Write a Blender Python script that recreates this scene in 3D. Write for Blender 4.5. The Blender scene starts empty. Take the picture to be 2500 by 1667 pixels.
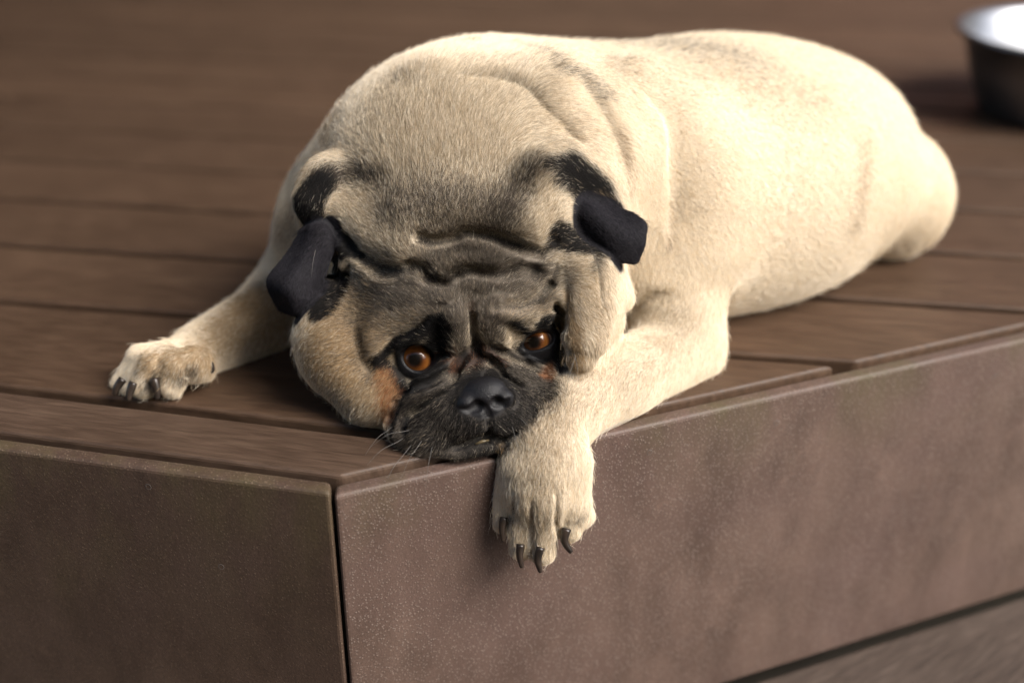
import bpy, bmesh, math, random
import numpy as np
from mathutils import Matrix, Vector
random.seed(7); RNG=np.random.default_rng(7)
SC=bpy.context.scene
# ================= camera =================
CF,CPI,CRO,CH=3057.6,.457476,.010567,.40
_cp,_sp,_cr,_sr=math.cos(CPI),math.sin(CPI),math.cos(CRO),math.sin(CRO)
cam=bpy.data.cameras.new('camera'); camo=bpy.data.objects.new('camera',cam); SC.collection.objects.link(camo); SC.camera=camo
rx=Vector((_cr,-_sr*_sp,-_sr*_cp)); up=Vector((_sr,_cr*_sp,_cr*_cp)); bk=Vector((0,-_cp,_sp))
camo.matrix_world=Matrix(((rx.x,up.x,bk.x,0),(rx.y,up.y,bk.y,0),(rx.z,up.z,bk.z,CH),(0,0,0,1)))
cam.lens=CF/2500*36; cam.sensor_width=36; cam.clip_start=.05; cam.clip_end=200
cam.dof.use_dof=True; cam.dof.focus_distance=.775; cam.dof.aperture_fstop=2.3; cam.dof.aperture_blades=9
# ================= light =================
wd=bpy.data.worlds.new('World'); SC.world=wd; wd.use_nodes=True
nt=wd.node_tree; bg=nt.nodes['Background']; sky=nt.nodes.new('ShaderNodeTexSky'); sky.sky_type='NISHITA'; sky.sun_disc=False
SUN_EL,SUN_AZ=math.radians(43),math.radians(124)     # azimuth clockwise from +Y
sky.sun_elevation=SUN_EL; sky.sun_rotation=SUN_AZ; sky.air_density=1.0; sky.dust_density=3.0
nt.links.new(sky.outputs[0],bg.inputs[0]); bg.inputs[1].default_value=.145
sl=bpy.data.lights.new('sun','SUN'); sl.energy=3.0; sl.angle=math.radians(34); sl.color=(1,.96,.90)
so=bpy.data.objects.new('sun',sl); SC.collection.objects.link(so)
sd=Vector((math.sin(SUN_AZ)*math.cos(SUN_EL),math.cos(SUN_AZ)*math.cos(SUN_EL),math.sin(SUN_EL)))
so.rotation_euler=sd.to_track_quat('Z','Y').to_euler(); so.location=(2,-1,3)
SC.view_settings.view_transform='Standard'; SC.view_settings.look='None'; SC.view_settings.exposure=.82; SC.view_settings.gamma=1
SC.render.film_transparent=False
try: SC.cycles_curves.shape='RIBBONS'
except Exception: pass
SC.cycles.max_bounces=6; SC.cycles.sample_clamp_indirect=8
# ================= helpers =================
def link(o,parent=None):
    SC.collection.objects.link(o)
    if parent: o.parent=parent; o.matrix_parent_inverse=parent.matrix_world.inverted() if parent.location.length==0 else Matrix.Translation(-parent.location)
    return o
def tag(o,label=None,cat=None,group=None,kind=None):
    for k,v in (('label',label),('category',cat),('group',group),('kind',kind)):
        if v: o[k]=v
    return o
def mesh_obj(name,V,F,mat,parent=None,smooth=False):
    me=bpy.data.meshes.new(name); me.from_pydata([tuple(v) for v in V],[],[tuple(f) for f in F]); me.materials.append(mat)
    if smooth: me.shade_smooth()
    return link(bpy.data.objects.new(name,me),parent)
def np_mesh(name,V,Q,mat,parent=None):
    me=bpy.data.meshes.new(name); me.vertices.add(len(V)); me.vertices.foreach_set('co',V.astype(np.float32).ravel())
    me.loops.add(Q.size); me.loops.foreach_set('vertex_index',Q.astype(np.int32).ravel())
    me.polygons.add(len(Q)); me.polygons.foreach_set('loop_start',np.arange(0,Q.size,Q.shape[1],dtype=np.int32))
    try: me.polygons.foreach_set('loop_total',np.full(len(Q),Q.shape[1],np.int32))
    except Exception: pass
    me.update(calc_edges=True); me.shade_smooth(); me.materials.append(mat)
    return link(bpy.data.objects.new(name,me),parent)
class NT:
    def __init__(s,name):
        s.m=bpy.data.materials.new(name); s.m.use_nodes=True; s.t=s.m.node_tree; s.n=s.t.nodes; s.b=s.n['Principled BSDF']; s.out=s.n['Material Output']
    def node(s,typ,**kw):
        n=s.n.new(typ)
        for k,v in kw.items():
            if isinstance(k,str) and hasattr(n,k): setattr(n,k,v)
        return n
    def link(s,a,b): s.t.links.new(a,b)
    def coords(s,scale=(1,1,1),rot=(0,0,0),obj=False):
        tc=s.node('ShaderNodeTexCoord'); mp=s.node('ShaderNodeMapping'); mp.inputs['Scale'].default_value=scale; mp.inputs['Rotation'].default_value=rot
        s.link(tc.outputs['Object'],mp.inputs['Vector']); return mp.outputs[0]
    def noise(s,vec,scale,detail=4,rough=.55,out='Fac',dist=0):
        n=s.node('ShaderNodeTexNoise'); n.inputs['Scale'].default_value=scale; n.inputs['Detail'].default_value=detail; n.inputs['Roughness'].default_value=rough; n.inputs['Distortion'].default_value=dist
        if vec is not None: s.link(vec,n.inputs['Vector'])
        return n.outputs[out]
    def ramp(s,fac,stops):
        r=s.node('ShaderNodeValToRGB'); e=r.color_ramp.elements
        e[0].position,e[0].color=stops[0][0],(*stops[0][1],1); e[1].position,e[1].color=stops[-1][0],(*stops[-1][1],1)
        for p,c in stops[1:-1]: x=e.new(p); x.color=(*c,1)
        s.link(fac,r.inputs[0]); return r.outputs[0]
    def mix(s,fac,a,b,mode='MIX'):
        m=s.node('ShaderNodeMix'); m.data_type='RGBA'; m.blend_type=mode
        for sock,v in ((m.inputs['Factor'],fac),(m.inputs[6],a),(m.inputs[7],b)):
            if hasattr(v,'is_output'): s.link(v,sock)
            elif isinstance(v,tuple): sock.default_value=(*v,1)
            else: sock.default_value=v
        return m.outputs[2]
    def bump(s,h,strength=.3,dist=.001,prev=None):
        b=s.node('ShaderNodeBump'); b.inputs['Strength'].default_value=strength; b.inputs['Distance'].default_value=dist; s.link(h,b.inputs['Height'])
        if prev is not None: s.link(prev,b.inputs['Normal'])
        return b.outputs[0]
g1=lambda v:(v,v,v)
# ================= materials of the deck =================
def wood_mat(name,ang,c1,c2,c3,rough=.5,spec=.35):
    M=NT(name); v=M.coords((1,1,1),(0,0,ang))
    def st(sx,sy,sz=1):
        m=M.node('ShaderNodeMapping'); m.inputs['Scale'].default_value=(sx,sy,sz); M.link(v,m.inputs['Vector']); return m.outputs[0]
    at=M.node('ShaderNodeAttribute'); at.attribute_name='tint'
    ad=M.node('ShaderNodeVectorMath',operation='ADD'); M.link(st(9,70,40),ad.inputs[0]); M.link(at.outputs['Vector'],ad.inputs[1])
    gr=M.noise(ad.outputs[0],1,6,.62,dist=2.2)
    ad2=M.node('ShaderNodeVectorMath',operation='ADD'); M.link(st(40,380,120),ad2.inputs[0]); M.link(at.outputs['Vector'],ad2.inputs[1])
    fine=M.noise(ad2.outputs[0],1,4,.6)
    big=M.noise(st(9,13,9),1,5,.62)
    col=M.ramp(gr,[(.2,c1),(.5,c2),(.8,c3)])
    col=M.mix(.32,col,M.ramp(fine,[(.35,(.25,.25,.25)),(.65,(.9,.9,.9))]),'OVERLAY')
    col=M.mix(.30,col,M.ramp(big,[(.36,(.34,.31,.27)),(.64,(.64,.63,.62))]),'OVERLAY')
    tn=M.node('ShaderNodeMath',operation='MULTIPLY_ADD'); M.link(at.outputs['Fac'],tn.inputs[0]); tn.inputs[1].default_value=.03; tn.inputs[2].default_value=.85
    hs=M.node('ShaderNodeHueSaturation'); M.link(col,hs.inputs['Color']); M.link(tn.outputs[0],hs.inputs['Value']); M.link(hs.outputs[0],M.b.inputs['Base Color'])
    M.b.inputs['Specular IOR Level'].default_value=spec
    M.link(M.ramp(fine,[(.2,g1(rough-.08)),(.8,g1(rough+.14))]),M.b.inputs['Roughness'])
    M.link(M.bump(gr,.35,.0012,M.bump(fine,.35,.0005)),M.b.inputs['Normal'])
    return M.m
def fascia_mat(name,ang,base,alt,moss,stain_z,speck,rough):
    M=NT(name); v=M.coords((1,1,1),(0,0,ang))
    def st(sx,sy,sz):
        m=M.node('ShaderNodeMapping'); m.inputs['Scale'].default_value=(sx,sy,sz); M.link(v,m.inputs['Vector']); return m.outputs[0]
    big=M.noise(st(7,7,5),1,5,.6); mid=M.noise(st(34,34,16),1,6,.65); strk=M.noise(st(22,22,9),1,5,.65); fn=M.noise(v,700,3,.6)
    col=M.ramp(big,[(.35,base),(.65,alt)])
    col=M.mix(.5,col,M.ramp(mid,[(.35,g1(.30)),(.65,g1(.68))]),'OVERLAY')
    # moss and rust stains, strongest near the top edge
    sx=M.node('ShaderNodeSeparateXYZ'); M.link(v,sx.inputs[0])
    mr=M.node('ShaderNodeMapRange'); M.link(sx.outputs[2],mr.inputs[0]); mr.inputs[1].default_value=stain_z; mr.inputs[2].default_value=-.005
    mm=M.node('ShaderNodeMath',operation='MULTIPLY'); M.link(M.ramp(strk,[(.42,g1(0)),(.66,g1(1))]),mm.inputs[0]); M.link(mr.outputs[0],mm.inputs[1])
    col=M.mix(mm.outputs[0],col,moss)
    dk=M.ramp(M.noise(st(16,16,9),1,5,.7),[(.56,g1(0)),(.72,g1(.6))])
    col=M.mix(dk,col,tuple(c*.55 for c in base))
    ltp=M.ramp(M.noise(st(20,20,14),1,6,.75,dist=.8),[(.60,g1(0)),(.74,g1(.55))]); col=M.mix(ltp,col,tuple(min(1,c*1.9) for c in alt))
    rd=M.ramp(M.noise(st(5,5,7),1,4,.6),[(.45,g1(0)),(.7,g1(.6))]); col=M.mix(rd,col,(alt[0]*.95,alt[1]*.92,alt[2]*1.02))
    # pale mineral specks
    vo=M.node('ShaderNodeTexVoronoi'); vo.inputs['Scale'].default_value=520; M.link(v,vo.inputs['Vector'])
    sp=M.ramp(vo.outputs['Distance'],[(.14,g1(1)),(.42,g1(0))])
    rs=M.ramp(vo.outputs['Color'],[(.35,g1(0)),(.75,g1(1))])
    m2=M.node('ShaderNodeMath',operation='MULTIPLY'); M.link(sp,m2.inputs[0]); M.link(rs,m2.inputs[1])
    pa=M.node('ShaderNodeMath',operation='MULTIPLY'); M.link(m2.outputs[0],pa.inputs[0]); M.link(M.ramp(M.noise(st(12,12,12),1,3,.5),[(.3,g1(.45)),(.6,g1(1))]),pa.inputs[1])
    col=M.mix(pa.outputs[0],col,speck)
    col=M.mix(.35,col,M.ramp(fn,[(.3,g1(.25)),(.7,g1(.75))]),'OVERLAY')
    M.link(col,M.b.inputs['Base Color']); M.link(M.ramp(mid,[(.3,g1(rough-.1)),(.7,g1(rough+.12))]),M.b.inputs['Roughness'])
    M.link(M.bump(mid,.25,.0010,M.bump(fn,.5,.0004,M.bump(m2.outputs[0],.4,.0005))),M.b.inputs['Normal'])
    return M.m
BA=math.radians(10.87); FA3=math.radians(14.26); RA=math.radians(22.379)
deck_mat=wood_mat('deck_wood',BA,(.048,.027,.016),(.071,.042,.026),(.094,.058,.036),.5)
front_mat=wood_mat('front_board_wood',FA3,(.052,.031,.021),(.075,.047,.032),(.096,.063,.043),.5)
lower_mat=wood_mat('lower_wood',-math.radians(38),(.042,.030,.024),(.066,.048,.038),(.095,.072,.058),.6)
fl_mat=fascia_mat('fascia_mossy',FA3,(.060,.035,.024),(.084,.052,.035),(.086,.064,.030),-.14,(.17,.12,.08),.6)
fr_mat=fascia_mat('fascia_reddish',-RA,(.088,.054,.041),(.120,.077,.059),(.092,.070,.038),-.07,(.19,.145,.122),.60)
# ================= deck =================
def poly_clip(P,n,c):
    """keep the part where n.p>=c"""
    out=[]
    for i in range(len(P)):
        a,b=P[i],P[(i+1)%len(P)]; da=a[0]*n[0]+a[1]*n[1]-c; db=b[0]*n[0]+b[1]*n[1]-c
        if da>=0: out.append(a)
        if (da>=0)!=(db>=0): t=da/(da-db); out.append((a[0]+(b[0]-a[0])*t,a[1]+(b[1]-a[1])*t))
    return out
def board_prism(bm,poly,z0,z1,bev,lay,tint):
    n=len(poly); vb=[bm.verts.new((x,y,z0)) for x,y in poly]; vt=[bm.verts.new((x,y,z1)) for x,y in poly]
    fs=[bm.faces.new(vt),bm.faces.new(vb[::-1])]
    for i in range(n): fs.append(bm.faces.new((vb[i],vb[(i+1)%n],vt[(i+1)%n],vt[i])))
    ed=[e for e in fs[0].edges]+[e for f in fs[2:] for e in f.edges if abs(e.verts[0].co.z-e.verts[1].co.z)>.001]
    bmesh.ops.recalc_face_normals(bm,faces=fs)
    for f in fs:
        for l in f.loops: l[lay]=(*tint,1)
    if bev: bmesh.ops.bevel(bm,geom=list(set(ed)),offset=bev,segments=3,profile=.5,affect='EDGES')
def halfplane_strip(n,c0,c1,L0,L1):
    t=(n[1],-n[0]); return [(n[0]*c0+t[0]*s,n[1]*c0+t[1]*s) for s in (L0,L1)]+[(n[0]*c1+t[0]*s,n[1]*c1+t[1]*s) for s in (L1,L0)]
nb=(math.sin(BA),math.cos(BA)); nf=(math.sin(FA3),math.cos(FA3)); nr=(-math.sin(RA),math.cos(RA))
C2=.613; SET=.0135
def deck_obj(name,mat,jobs,z0,z1,bev,parent=None):
    bm=bmesh.new(); lay=bm.loops.layers.float_color.new('tint')
    for poly,tint in jobs:
        if len(poly)>=3: board_prism(bm,poly,z0,z1,bev,lay,tint)
    me=bpy.data.meshes.new(name); bm.to_mesh(me); bm.free(); me.materials.append(mat)
    for p in me.polygons: p.use_smooth=False
    return link(bpy.data.objects.new(name,me),parent)
gap=.0048; jobs=[]
def rt(): return tuple(RNG.uniform(0,10,3))
for k in range(0,34):
    c0=.8026+.110*k; j=poly_clip(halfplane_strip(nb,c0+gap,c0+.110-gap,-4.5,4.5),nr,C2+SET); jobs.append((j,rt()))
jobs.append((poly_clip(poly_clip(halfplane_strip(nb,.55,.8026-gap,-4.5,3.5),nf,.642+gap),nr,C2+SET),rt()))
deck=deck_obj('deck',deck_mat,jobs,-.024,0,.0028); tag(deck,kind='structure')
fb=deck_obj('deck_edge_board',front_mat,[(poly_clip(halfplane_strip(nf,.586+.004,.642-gap,-3,2.0),nr,C2+SET),rt())],-.024,-.0002,.0028); tag(fb,kind='structure')
# corner of the two fascia boards
def isect(n1,c1,n2,c2):
    d=n1[0]*n2[1]-n1[1]*n2[0]; return ((c1*n2[1]-c2*n1[1])/d,(n1[0]*c2-n2[0]*c1)/d)
FO=.5738   # outer face of left fascia
co=isect(nf,FO,nr,C2); ci=isect(nf,.586,nr,C2+.0122)
mx,my=ci[0]-co[0],ci[1]-co[1]; ml=math.hypot(mx,my); mn=(-my/ml,mx/ml)   # mitre normal
if mn[0]<0: mn=(-mn[0],-mn[1])
mc=mn[0]*co[0]+mn[1]*co[1]
FH=.2435
for side in (0,1):
    if side==0: poly=poly_clip(halfplane_strip(nf,FO,.586,-3,3),(-mn[0],-mn[1]),-mc+.0011); mt,nm=fl_mat,'fascia_board'
    else: poly=poly_clip(halfplane_strip(nr,C2,C2+.0122,-3,4),mn,mc+.0011); mt,nm=fr_mat,'fascia_board'
    o=deck_obj(nm,mt,[(poly,(0,0,0))],-FH,-.0025 if side==0 else -.005,.003)
    tag(o,['dark brown fascia board with mossy green stains, left of the mitred corner seam','reddish brown speckled fascia board under the hanging paw, right of the mitred corner seam'][side],'fascia board',group='fascia boards round the deck')
    FB=o if side==0 else None
    if side==0: fbl=o
    else: fbr=o
screw_mat=NT('screw_metal'); screw_mat.b.inputs['Base Color'].default_value=(.10,.08,.07,1); screw_mat.b.inputs['Roughness'].default_value=.5; screw_mat=screw_mat.m
def screw(par,n,c,px):
    d=Vector(((px[0]-1250),0,0)); u=px[0]-1250; v=px[1]-833.5; u,v=u*_cr-v*_sr,u*_sr+v*_cr
    d=Vector((u,CF*_cp-v*_sp,-CF*_sp-v*_cp)); t=c/(n[0]*d.x+n[1]*d.y); P=Vector((0,0,CH))+d*t
    nn=Vector((-n[0],-n[1],0)); q=nn.to_track_quat('Z','Y').to_matrix()
    V=[];F=[];m=16
    prof=[(.0010,.0000),(.0016,.0005),(.0021,.0004),(.0024,-.0006)]
    V.append(P+q@Vector((0,0,-.0002)))
    for r_,z_ in prof:
        for i in range(m): a=2*math.pi*i/m; V.append(P+q@Vector((r_*math.cos(a),r_*math.sin(a),z_-.0004)))
    for i in range(m): F.append((0,1+i,1+(i+1)%m))
    for j in range(3):
        for i in range(m): F.append((1+j*m+i,1+(j+1)*m+i,1+(j+1)*m+(i+1)%m,1+j*m+(i+1)%m))
    mesh_obj('screw_head',V,F,screw_mat,par,True)
for px in [(362,1188),(540,1383)]: screw(fbl,nf,FO,px)
for px in [(1586,1104),(1896,1032),(2428,918),(2316,917)][:3]: screw(fbr,nr,C2,px)
# lower level, ground, unseen surroundings added to shape light and reflections
low=deck_obj('lower_deck',lower_mat,[(halfplane_strip(nr,C2-.145*(i+1)+.002,C2-.008 if i==0 else C2-.145*i-.002,-6,6),rt()) for i in range(8)],-FH-.03,-FH-.001,.003); tag(low,kind='structure')
gm=NT('ground'); gm.link(gm.ramp(gm.noise(gm.coords(),3,6,.6),[(.3,(.06,.05,.04)),(.7,(.11,.095,.075))]),gm.b.inputs['Base Color']); gm.b.inputs['Roughness'].default_value=.9
gr=mesh_obj('ground',[(-60,-60,-.30),(60,-60,-.30),(60,60,-.30),(-60,60,-.30)],[(0,1,2,3)],gm.m); tag(gr,kind='structure')
wm=NT('added_wall_paint'); wv=wm.coords((1,1,1)); wm.link(wm.ramp(wm.noise(wv,2.5,4,.6),[(.3,(.060,.042,.028)),(.7,(.085,.060,.042))]),wm.b.inputs['Base Color']); wm.b.inputs['Roughness'].default_value=.6
def box(name,lo,hi,mat,par=None,bev=.003):
    bm=bmesh.new(); bmesh.ops.create_cube(bm,size=1)
    for v in bm.verts: v.co=Vector([lo[i]+(v.co[i]+.5)*(hi[i]-lo[i]) for i in range(3)])
    if bev: bmesh.ops.bevel(bm,geom=list(bm.edges),offset=bev,segments=2,affect='EDGES')
    me=bpy.data.meshes.new(name); bm.to_mesh(me); bm.free(); me.materials.append(mat); return link(bpy.data.objects.new(name,me),par)
wall=box('added_wall',(-6,3.3,-.28),(6,3.5,2.6),wm.m); tag(wall,'brown painted wall added out of view to reflect in the deck','wall')  # unseen wall, added to shape light and deck reflections
dm=NT('added_door_paint'); dm.b.inputs['Base Color'].default_value=(.16,.045,.028,1); dm.b.inputs['Roughness'].default_value=.4
added_door=box('added_door',(.62,3.25,.02),(1.42,3.297,2.05),dm.m,None,.006); tag(added_door,'dark red entrance panel added out of view to reflect in the deck','added_door')  # added out of view for its reddish reflection on the boards
km=NT('added_handle_metal'); km.b.inputs['Metallic'].default_value=1; km.b.inputs['Base Color'].default_value=(.5,.45,.35,1); box('added_handle',(.68,3.20,1.0),(.80,3.225,1.025),km.m,added_door,.004)
rm=NT('added_roof_boards'); rm.link(rm.ramp(rm.noise(rm.coords((1,12,1)),2,4,.6),[(.3,(.16,.12,.09)),(.7,(.24,.19,.14))]),rm.b.inputs['Base Color']); rm.b.inputs['Roughness'].default_value=.7
roof=box('added_roof',(-4.2,-.15,2.45),(1.05,3.6,2.60),rm.m); tag(roof,'boarded roof added out of view to shade the left part of the deck','roof')  # unseen roof added to block sky light from above and the left
for px_,py_ in ((-4.1,-.05),(-4.1,3.1)): 
    po=box('added_post',(px_-.05,py_-.05,-.28),(px_+.05,py_+.05,2.447),rm.m); tag(po,'timber post holding up the front left corner of the added unseen roof' if py_<1 else 'timber post holding up the back left corner of the added unseen roof','post','posts under the added roof')  # unseen posts, added only to carry the light-blocking roof
hgm=NT('added_hedge_leaves'); hgm.link(hgm.ramp(hgm.noise(hgm.coords(),14,6,.7),[(.3,(.015,.03,.01)),(.7,(.06,.10,.03))]),hgm.b.inputs['Base Color']); hgm.b.inputs['Roughness'].default_value=.7
hb=bmesh.new(); bmesh.ops.create_grid(hb,x_segments=90,y_segments=30,size=1)
for v_ in hb.verts:
    x_,z_=v_.co.x*5.5,(v_.co.y+1)*1.0; k_=math.sin(x_*7+z_*5)*.05+math.sin(x_*17.3-z_*11)*.04+random.uniform(-.05,.05)
    v_.co=Vector((x_-2.2,-3.2+k_+.35*(z_/2)**3,-.28+z_*2.1+random.uniform(-.03,.03)))
hm_=bpy.data.meshes.new('added_hedge'); hb.to_mesh(hm_); hb.free(); hm_.materials.append(hgm.m); hg=link(bpy.data.objects.new('added_hedge',hm_)); tag(hg,'clipped green hedge added out of view to darken the eye reflections','hedge')  # unseen hedge added so the eyes mirror dark below a sky gap
sdm=hg.modifiers.new('thick','SOLIDIFY'); sdm.thickness=.5
# ================= steel bowl =================
sm=NT('brushed_steel'); sm.b.inputs['Metallic'].default_value=1; sm.b.inputs['Base Color'].default_value=(.30,.31,.33,1); sm.b.inputs['Roughness'].default_value=.38
sm.link(sm.bump(sm.noise(sm.coords((3,3,260)),1,2,.5),.05,.0005),sm.b.inputs['Normal'])
def lathe(name,prof,c,mat,m=96,par=None):
    V=[];F=[]
    for r_,z_ in prof:
        for i in range(m): a=2*math.pi*i/m; V.append((c[0]+r_*math.cos(a),c[1]+r_*math.sin(a),c[2]+z_))
    for j in range(len(prof)-1):
        for i in range(m): F.append((j*m+i,j*m+(i+1)%m,(j+1)*m+(i+1)%m,(j+1)*m+i))
    V.append((c[0],c[1],c[2]+prof[0][1])); V.append((c[0],c[1],c[2]+prof[-1][1])); k=len(prof)-1
    for i in range(m): F.append((len(V)-2,(i+1)%m,i)); F.append((len(V)-1,k*m+i,k*m+(i+1)%m))
    return mesh_obj(name,V,F,mat,par,True)
# ================= signed distance sculpting =================
CF,CPI,CRO,CH=3057.6,.457476,.010567,.40
_cp,_sp,_cr,_sr=math.cos(CPI),math.sin(CPI),math.cos(CRO),math.sin(CRO)
CAM=np.array([0,0,CH])
def rays(xy):
    xy=np.atleast_2d(np.asarray(xy,float)); u=xy[:,0]-1250; v=xy[:,1]-833.5
    u,v=u*_cr-v*_sr,u*_sr+v*_cr
    return np.stack([u,CF*_cp-v*_sp,-CF*_sp-v*_cp],1)
def W(x,y,Y):
    d=rays([x,y])[0]; return CAM+d*Y/d[1]
def proj(P):
    P=np.asarray(P,float);X,Y,Z=P[...,0],P[...,1],P[...,2]-CH
    d=Y*_cp-Z*_sp;u=CF*X/d;v=-CF*(Z*_cp+Y*_sp)/d
    return np.stack([1250+u*_cr+v*_sr,833.5-u*_sr+v*_cr,d],-1)
def rotm(ax,ay,az):
    ax,ay,az=[math.radians(a) for a in (ax,ay,az)]
    cx,sx,cy,sy,cz,sz=math.cos(ax),math.sin(ax),math.cos(ay),math.sin(ay),math.cos(az),math.sin(az)
    Rx=np.array([[1,0,0],[0,cx,-sx],[0,sx,cx]]);Ry=np.array([[cy,0,sy],[0,1,0],[-sy,0,cy]]);Rz=np.array([[cz,-sz,0],[sz,cz,0],[0,0,1]])
    return Rz@Ry@Rx
# ---------- distance fields ----------
OPS=[]; EARPTS=[]
def _cap(P,a,b,ra,rb):
    ba=b-a; L=max(float(ba@ba),1e-12); q=P-a; t=np.clip((q@ba)/L,0,1)
    d=q-t[:,None]*ba
    return np.sqrt((d*d).sum(1))-(ra+(rb-ra)*t)
def _poly(P,pts,rad=None):
    """distance to a polyline; with rad: minus radius, smooth min"""
    best=None
    for i in range(len(pts)-1):
        ra=rb=0. 
        if rad is not None: ra,rb=rad[i],rad[i+1]
        d=_cap(P,pts[i],pts[i+1],ra,rb)
        best=d if best is None else np.minimum(best,d)
    if best is None: best=np.sqrt(((P-pts[0])**2).sum(1))-(rad[0] if rad is not None else 0)
    return best
def smin(a,b,k):
    h=np.maximum(k-np.abs(a-b),0)/k
    return np.minimum(a,b)-h*h*k*.25
def _sphere_bound(pts,r):
    pts=np.atleast_2d(pts); c=pts.mean(0); return c,float(np.sqrt(((pts-c)**2).sum(1)).max()+r)
def ell(c,r,rot=(0,0,0),k=.02,sub=False,k2=None):
    c=np.asarray(c,float); r=np.asarray(r,float); M=rotm(*rot)
    def f(P):
        q=(P-c)@M; a=np.sqrt(((q/r)**2).sum(1)); b=np.sqrt(((q/(r*r))**2).sum(1))
        return a*(a-1)/np.maximum(b,1e-9)
    OPS.append(('s' if sub else 'u',f,k,c,float(r.max())))
def cap(pts,rad,k=.02,sub=False):
    pts=np.array(pts,float); rad=[rad]*len(pts) if np.isscalar(rad) else rad
    c,R=_sphere_bound(pts,max(rad))
    OPS.append(('s' if sub else 'u',lambda P:_poly(P,pts,rad),k,c,R))
def sheet(grid,r,k=.004,n=(30,18),mk=.008):
    g=np.array(grid,float)      # rows x cols x 3 control points, catmull-ish via linear refinement
    def refine(g,n,axis):
        g=np.moveaxis(g,axis,0); m=len(g); t=np.linspace(0,m-1,n); out=[]
        for x in t:
            i=min(int(x),m-2); f=x-i
            p0,p1,p2,p3=g[max(i-1,0)],g[i],g[i+1],g[min(i+2,m-1)]
            out.append(.5*((2*p1)+(-p0+p2)*f+(2*p0-5*p1+4*p2-p3)*f*f+(-p0+3*p1-3*p2+p3)*f**3))
        return np.moveaxis(np.array(out),0,axis)
    g=refine(refine(g,n[0],0),n[1],1); S=g.reshape(-1,3); EARPTS.append(S)
    c,R=_sphere_bound(S,r)
    def f(P):
        out=np.empty(len(P))
        for i in range(0,len(P),8000):
            q=P[i:i+8000]; d2=(q*q).sum(1)[:,None]+(S*S).sum(1)[None]-2*q@S.T
            d=np.sqrt(np.maximum(d2,0)); m=d.min(1)
            out[i:i+8000]=m-mk*.22*np.log(np.exp(-(d-m[:,None])/(mk*.22)).sum(1))+mk*.22*1.6
        return out-r
    OPS.append(('u',f,k,c,R))
def groove(pts,amp,sig,sharp=1.,taper=True):
    """amp>0 carves a crease, amp<0 raises a ridge"""
    pts=np.array(pts,float); n=len(pts)
    c,R=_sphere_bound(pts,sig*4)
    def f(P):
        best=None;w=None
        for i in range(n-1):
            a,b=pts[i],pts[i+1];ba=b-a;L=max(float(ba@ba),1e-12);q=P-a;t=np.clip((q@ba)/L,0,1)
            d=np.sqrt(((q-t[:,None]*ba)**2).sum(1)); s=(i+t)/(n-1)
            if best is None: best,w=d,s
            else:
                m=d<best; best=np.where(m,d,best); w=np.where(m,s,w)
        e=np.exp(-(best/sig)**2) if sharp==1 else np.exp(-best/sig)
        tp=np.clip(np.minimum(w,1-w)*5+.15,0,1) if taper else 1
        return amp*e*tp
    OPS.append(('d',f,0,c,R))
def sdf(P,ops=None):
    P=np.ascontiguousarray(P,float); d=np.full(len(P),1e3)
    for t,f,k,c,R in (OPS if ops is None else ops):
        dc=np.sqrt(((P-c)**2).sum(1))-R
        if t=='u': m=dc<np.minimum(d,1.)+k
        elif t=='c': m=np.ones(len(P),bool)
        elif t=='s': m=(dc<k+.001)
        else: m=dc<0
        if not m.any(): continue
        if m.all(): m=slice(None)
        v=f(P[m])
        if t=='u': d[m]=smin(d[m],v,k)
        elif t=='c': d[m]=np.maximum(d[m],v)
        elif t=='s': d[m]=-smin(-d[m],v,k)
        else: d[m]+=v
    return d
def grad(P,e=.0006,ops=None):
    n=len(P); K=np.array([[1,-1,-1],[-1,-1,1],[-1,1,-1],[1,1,1]],float)
    Q=np.concatenate([P+k*e for k in K]); v=sdf(Q,ops).reshape(4,n)
    g=(v[...,None]*K[:,None,:]).sum(0); return g/np.maximum(np.linalg.norm(g,axis=1,keepdims=True),1e-9)
def hit(xy,tmax=2.0,ops=None,n=70,t0=.45):
    d=rays(xy); d/=np.linalg.norm(d,axis=1,keepdims=True); t=np.full(len(d),t0); al=np.ones(len(d),bool)
    s=np.full(len(d),1.)
    for _ in range(n):
        if not al.any(): break
        v=sdf(CAM+d[al]*t[al,None],ops); t[al]+=v*.85; 
        s[al]=v; al=al&(np.abs(s)>.0002)&(t<tmax)
    return CAM+d*t[:,None], (t<tmax)&(np.abs(s)<.002)
def H(*xy):
    """pixels of a polyline -> points on the surface as it stands (misses keep the last depth)"""
    P,ok=hit(np.array(xy,float)); 
    if not ok.all():
        good=np.where(ok)[0]
        for i in np.where(~ok)[0]:
            if len(good)==0: P[i]=W(xy[i][0],xy[i][1],.8)
            else:
                j=good[np.argmin(abs(good-i))]; P[i]=W(xy[i][0],xy[i][1],P[j][1])

    return P
def clipz(z0):
    OPS.append(('c',lambda P:z0-P[:,2],0,np.zeros(3),1e3))
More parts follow.
